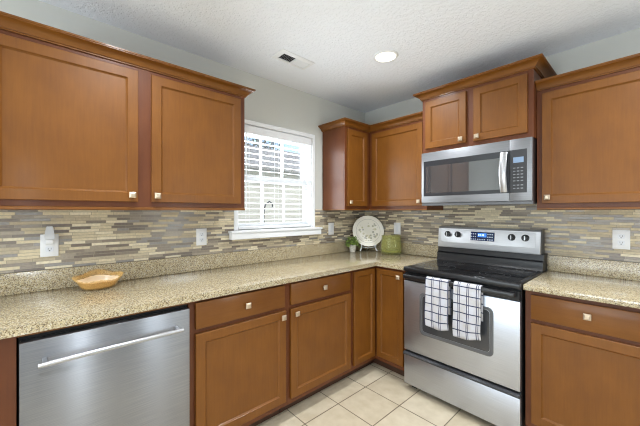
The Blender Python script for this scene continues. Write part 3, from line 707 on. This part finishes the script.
mst.build('stems', plain('plant_stem', (84, 110, 48), .7), t)
leaves((px, py, CZ), 230, 2.35, 2.9, 6.3, 1.15, 3).build('foliage', m_noise('fresh_leaf', [(.35, (104, 138, 58)), (.65, (176, 196, 110))], 1.2), t)

t = thing('glass_jar', (17.45, -5.5, CZ), 'wide green glass jar on the counter right of the cream plate', 'jar')
jx, jy = 17.45, -5.5
JP = [(0, 0), (3.3, 0), (3.75, .15), (3.95, .6), (3.9, 3.0), (3.72, 5.3), (3.6, 6.8), (3.66, 7.15), (3.5, 7.22), (3.42, 6.8), (3.5, 5.3), (3.68, 3.0), (3.7, 1.1), (3.3, .75), (0, .7)]
MB().lathe((jx, jy, CZ), JP, 48).build('jar_body', GREEN, t)
MB().lathe((jx, jy, CZ), [(0, .72), (3.2, .78), (3.62, 1.1), (3.64, 1.6), (0, 1.6)], 40).build('jar_base_glass', m_glass('thick_green_glass', (176, 172, 84), .5), t)

# ------------------------------------------------------------------ ceiling fittings
def vent():
    x0, x1, y0, y1 = 13.2, 19.0, -57.9, -46.2
    t_ = thing('ceiling_vent', ((x0 + x1) / 2, (y0 + y1) / 2, H), 'white two-way louvred air vent in the ceiling above the window', 'vent')
    r = lambda i, z: [(x0 + i, y0 + i, z), (x1 - i, y0 + i, z), (x1 - i, y1 - i, z), (x0 + i, y1 - i, z)]
    MB().loops([r(0, H - .02), r(.05, H - .15), r(.9, H - .42), r(1.25, H - .42), r(1.25, H - .02)], torus=True).build('frame', WHITE, t_)
    MB().box(x0 + 1.2, x1 - 1.2, y0 + 1.2, y1 - 1.2, H - .06, H - .02).build('duct_opening', plain('duct_dark', (40, 40, 42), .8), t_)
    ym = (y0 + y1) / 2
    MB().box(x0 + 1.2, x1 - 1.2, ym - .2, ym + .2, H - .4, H - .08).build('divider', WHITE, t_)
    for ya, yb, sg in ((y0 + 1.3, ym - .2, 1), (ym + .2, y1 - 1.3, -1)):
        m = MB(); n = 8
        for i in range(n):
            yc = ya + (yb - ya) * (i + .5) / n; w_ = .34
            P = [(yc - w_ / 2, H - .4 if sg > 0 else H - .1), (yc + w_ / 2, H - .1 if sg > 0 else H - .4)]
            m.loops([[(x, P[0][0], P[0][1]), (x, P[1][0], P[1][1]), (x, P[1][0], P[1][1] + .03), (x, P[0][0], P[0][1] + .03)] for x in (x0 + 1.2, x1 - 1.2)])
        m.build('louvres', WHITE, t_)
vent()
def downlight(x, y, label, energy=DOWN):
    t_ = thing('recessed_downlight', (x, y, H), label, 'ceiling light', 'recessed ceiling lights')
    MB().lathe((x, y, H), [(3.5, -.02), (3.5, -.12), (3.3, -.3), (2.85, -.34), (2.8, -.1), (2.8, -.02)], 40).build('trim_ring', WHITE, t_)
    MB().lathe((x, y, H), [(0, -.2), (2.3, -.2), (2.78, -.16), (2.78, -.06), (0, -.06)], 40).build('lens', m_emit('lit_lens', (255, 250, 228), 1.15), t_)
    light('downlight_lamp', 'AREA', (x, y, H - .5), (0, 0, 0), energy, DOWN_COLOR, 5.4, None, DOWN_SPREAD)
downlight(35.3, -34.1, 'lit round recessed downlight in the ceiling near the vent', 5.5)
for i, (x, y) in enumerate(((92, -38), (35, -92), (92, -110), (150, -28), (60, -165), (130, -165))):  # extra unseen downlights, added to fill the room with light
    downlight(x, y, 'added fill downlight out of view further into the room')

# ------------------------------------------------------------------ window blind
t = thing('window_blind', (-.9, -46.5, 80), 'white wooden slatted blind with open slats in the window', 'blind')
MB().box(-2.5, -.25, -61.2, -31.8, 78.4, 79.9).build('head_rail', WHITE, t)
MB().box(-.2, .5, -61.25, -31.75, 77.5, 79.9, .1).build('valance', WHITE, t)
m = MB(); z = 76.9
while z > 49.2:
    tl = .05
    m.loops([[(-2.25, y, z + tl), (-1.2, y, z + .1), (-.2, y, z - tl), (-.2, y, z - tl + .11), (-1.2, y, z + .21), (-2.25, y, z + tl + .11)] for y in (-61.1, -31.9)])
    z -= 1.8
m.build('slats', BLINDW, t)
MB().box(-2.1, -.3, -61.0, -32.0, 47.1, 47.9, .1).build('bottom_rail', BLINDW, t)
for y in (-57.5, -46.4, -35.6): MB().tube([(-.16, y, 78.4), (-.16, y, 47.9)], .05, 5).tube([(-2.3, y, 78.4), (-2.3, y, 47.9)], .05, 5).build('ladder_cord', BLINDW, t)
MB().tube([(.1, -58.6, 77.6), (.15, -58.6, 54)], .13, 7).build('tilt_wand', BLINDW, t)

# ------------------------------------------------------------------ outside the window
struct(MB().box(-900, -6, -300, 700, -14, -10).build('ground_outside', m_noise('lawn', [(.3, (92, 104, 60)), (.7, (130, 132, 84))], .05)))
t = thing('neighbor_house', (-260, 100, -10), 'tan sided neighbouring house with a grey roof seen through the window', 'house')
MB().box(-420, -190, -160, 420, -10, 96).build('siding_wall', m_siding(), t)
MB().loops([[(x, y, z) for x, z in ((-178, 96), (-178, 99), (-240, 133), (-440, 96), (-440, 93))] for y in (-170, 430)]).build('roof', m_noise('grey_shingles', [(.3, (128, 124, 118)), (.7, (168, 164, 156))], .3), t)
t = thing('garden_hook', (-70, -9, -10), 'thin dark garden hook standing outside beyond the lower window pane', 'garden hook')
MB().tube([(-70, -9, -10), (-70, -9, 52), (-70, -8, 57), (-70, -5, 59), (-70, -3, 57.5), (-70, -3, 55.5)], .45, 7).build('hook_rod', BLACK, t)
t = thing('tree', (-620, 310, -10), 'dark leafy tree above the neighbouring roof at the top left of the window', 'tree')
MB().tube([(-620, 310, -10), (-618, 312, 110), (-615, 310, 245)], 7, 9, [9, 8, 3]).tube([(-618, 312, 120), (-612, 335, 190), (-608, 350, 245)], 3, 7, [5, 4, 1.5]).tube([(-618, 312, 130), (-620, 285, 190), (-620, 270, 240)], 3, 7, [5, 4, 1.5]).build('trunk', plain('bark', (84, 72, 62), .9), t)
leaves((-615, 310, 120), 900, 62, 60, 148, 9, 11).build('crown', m_noise('dark_foliage', [(.3, (58, 66, 50)), (.7, (98, 104, 78))], .05), t)
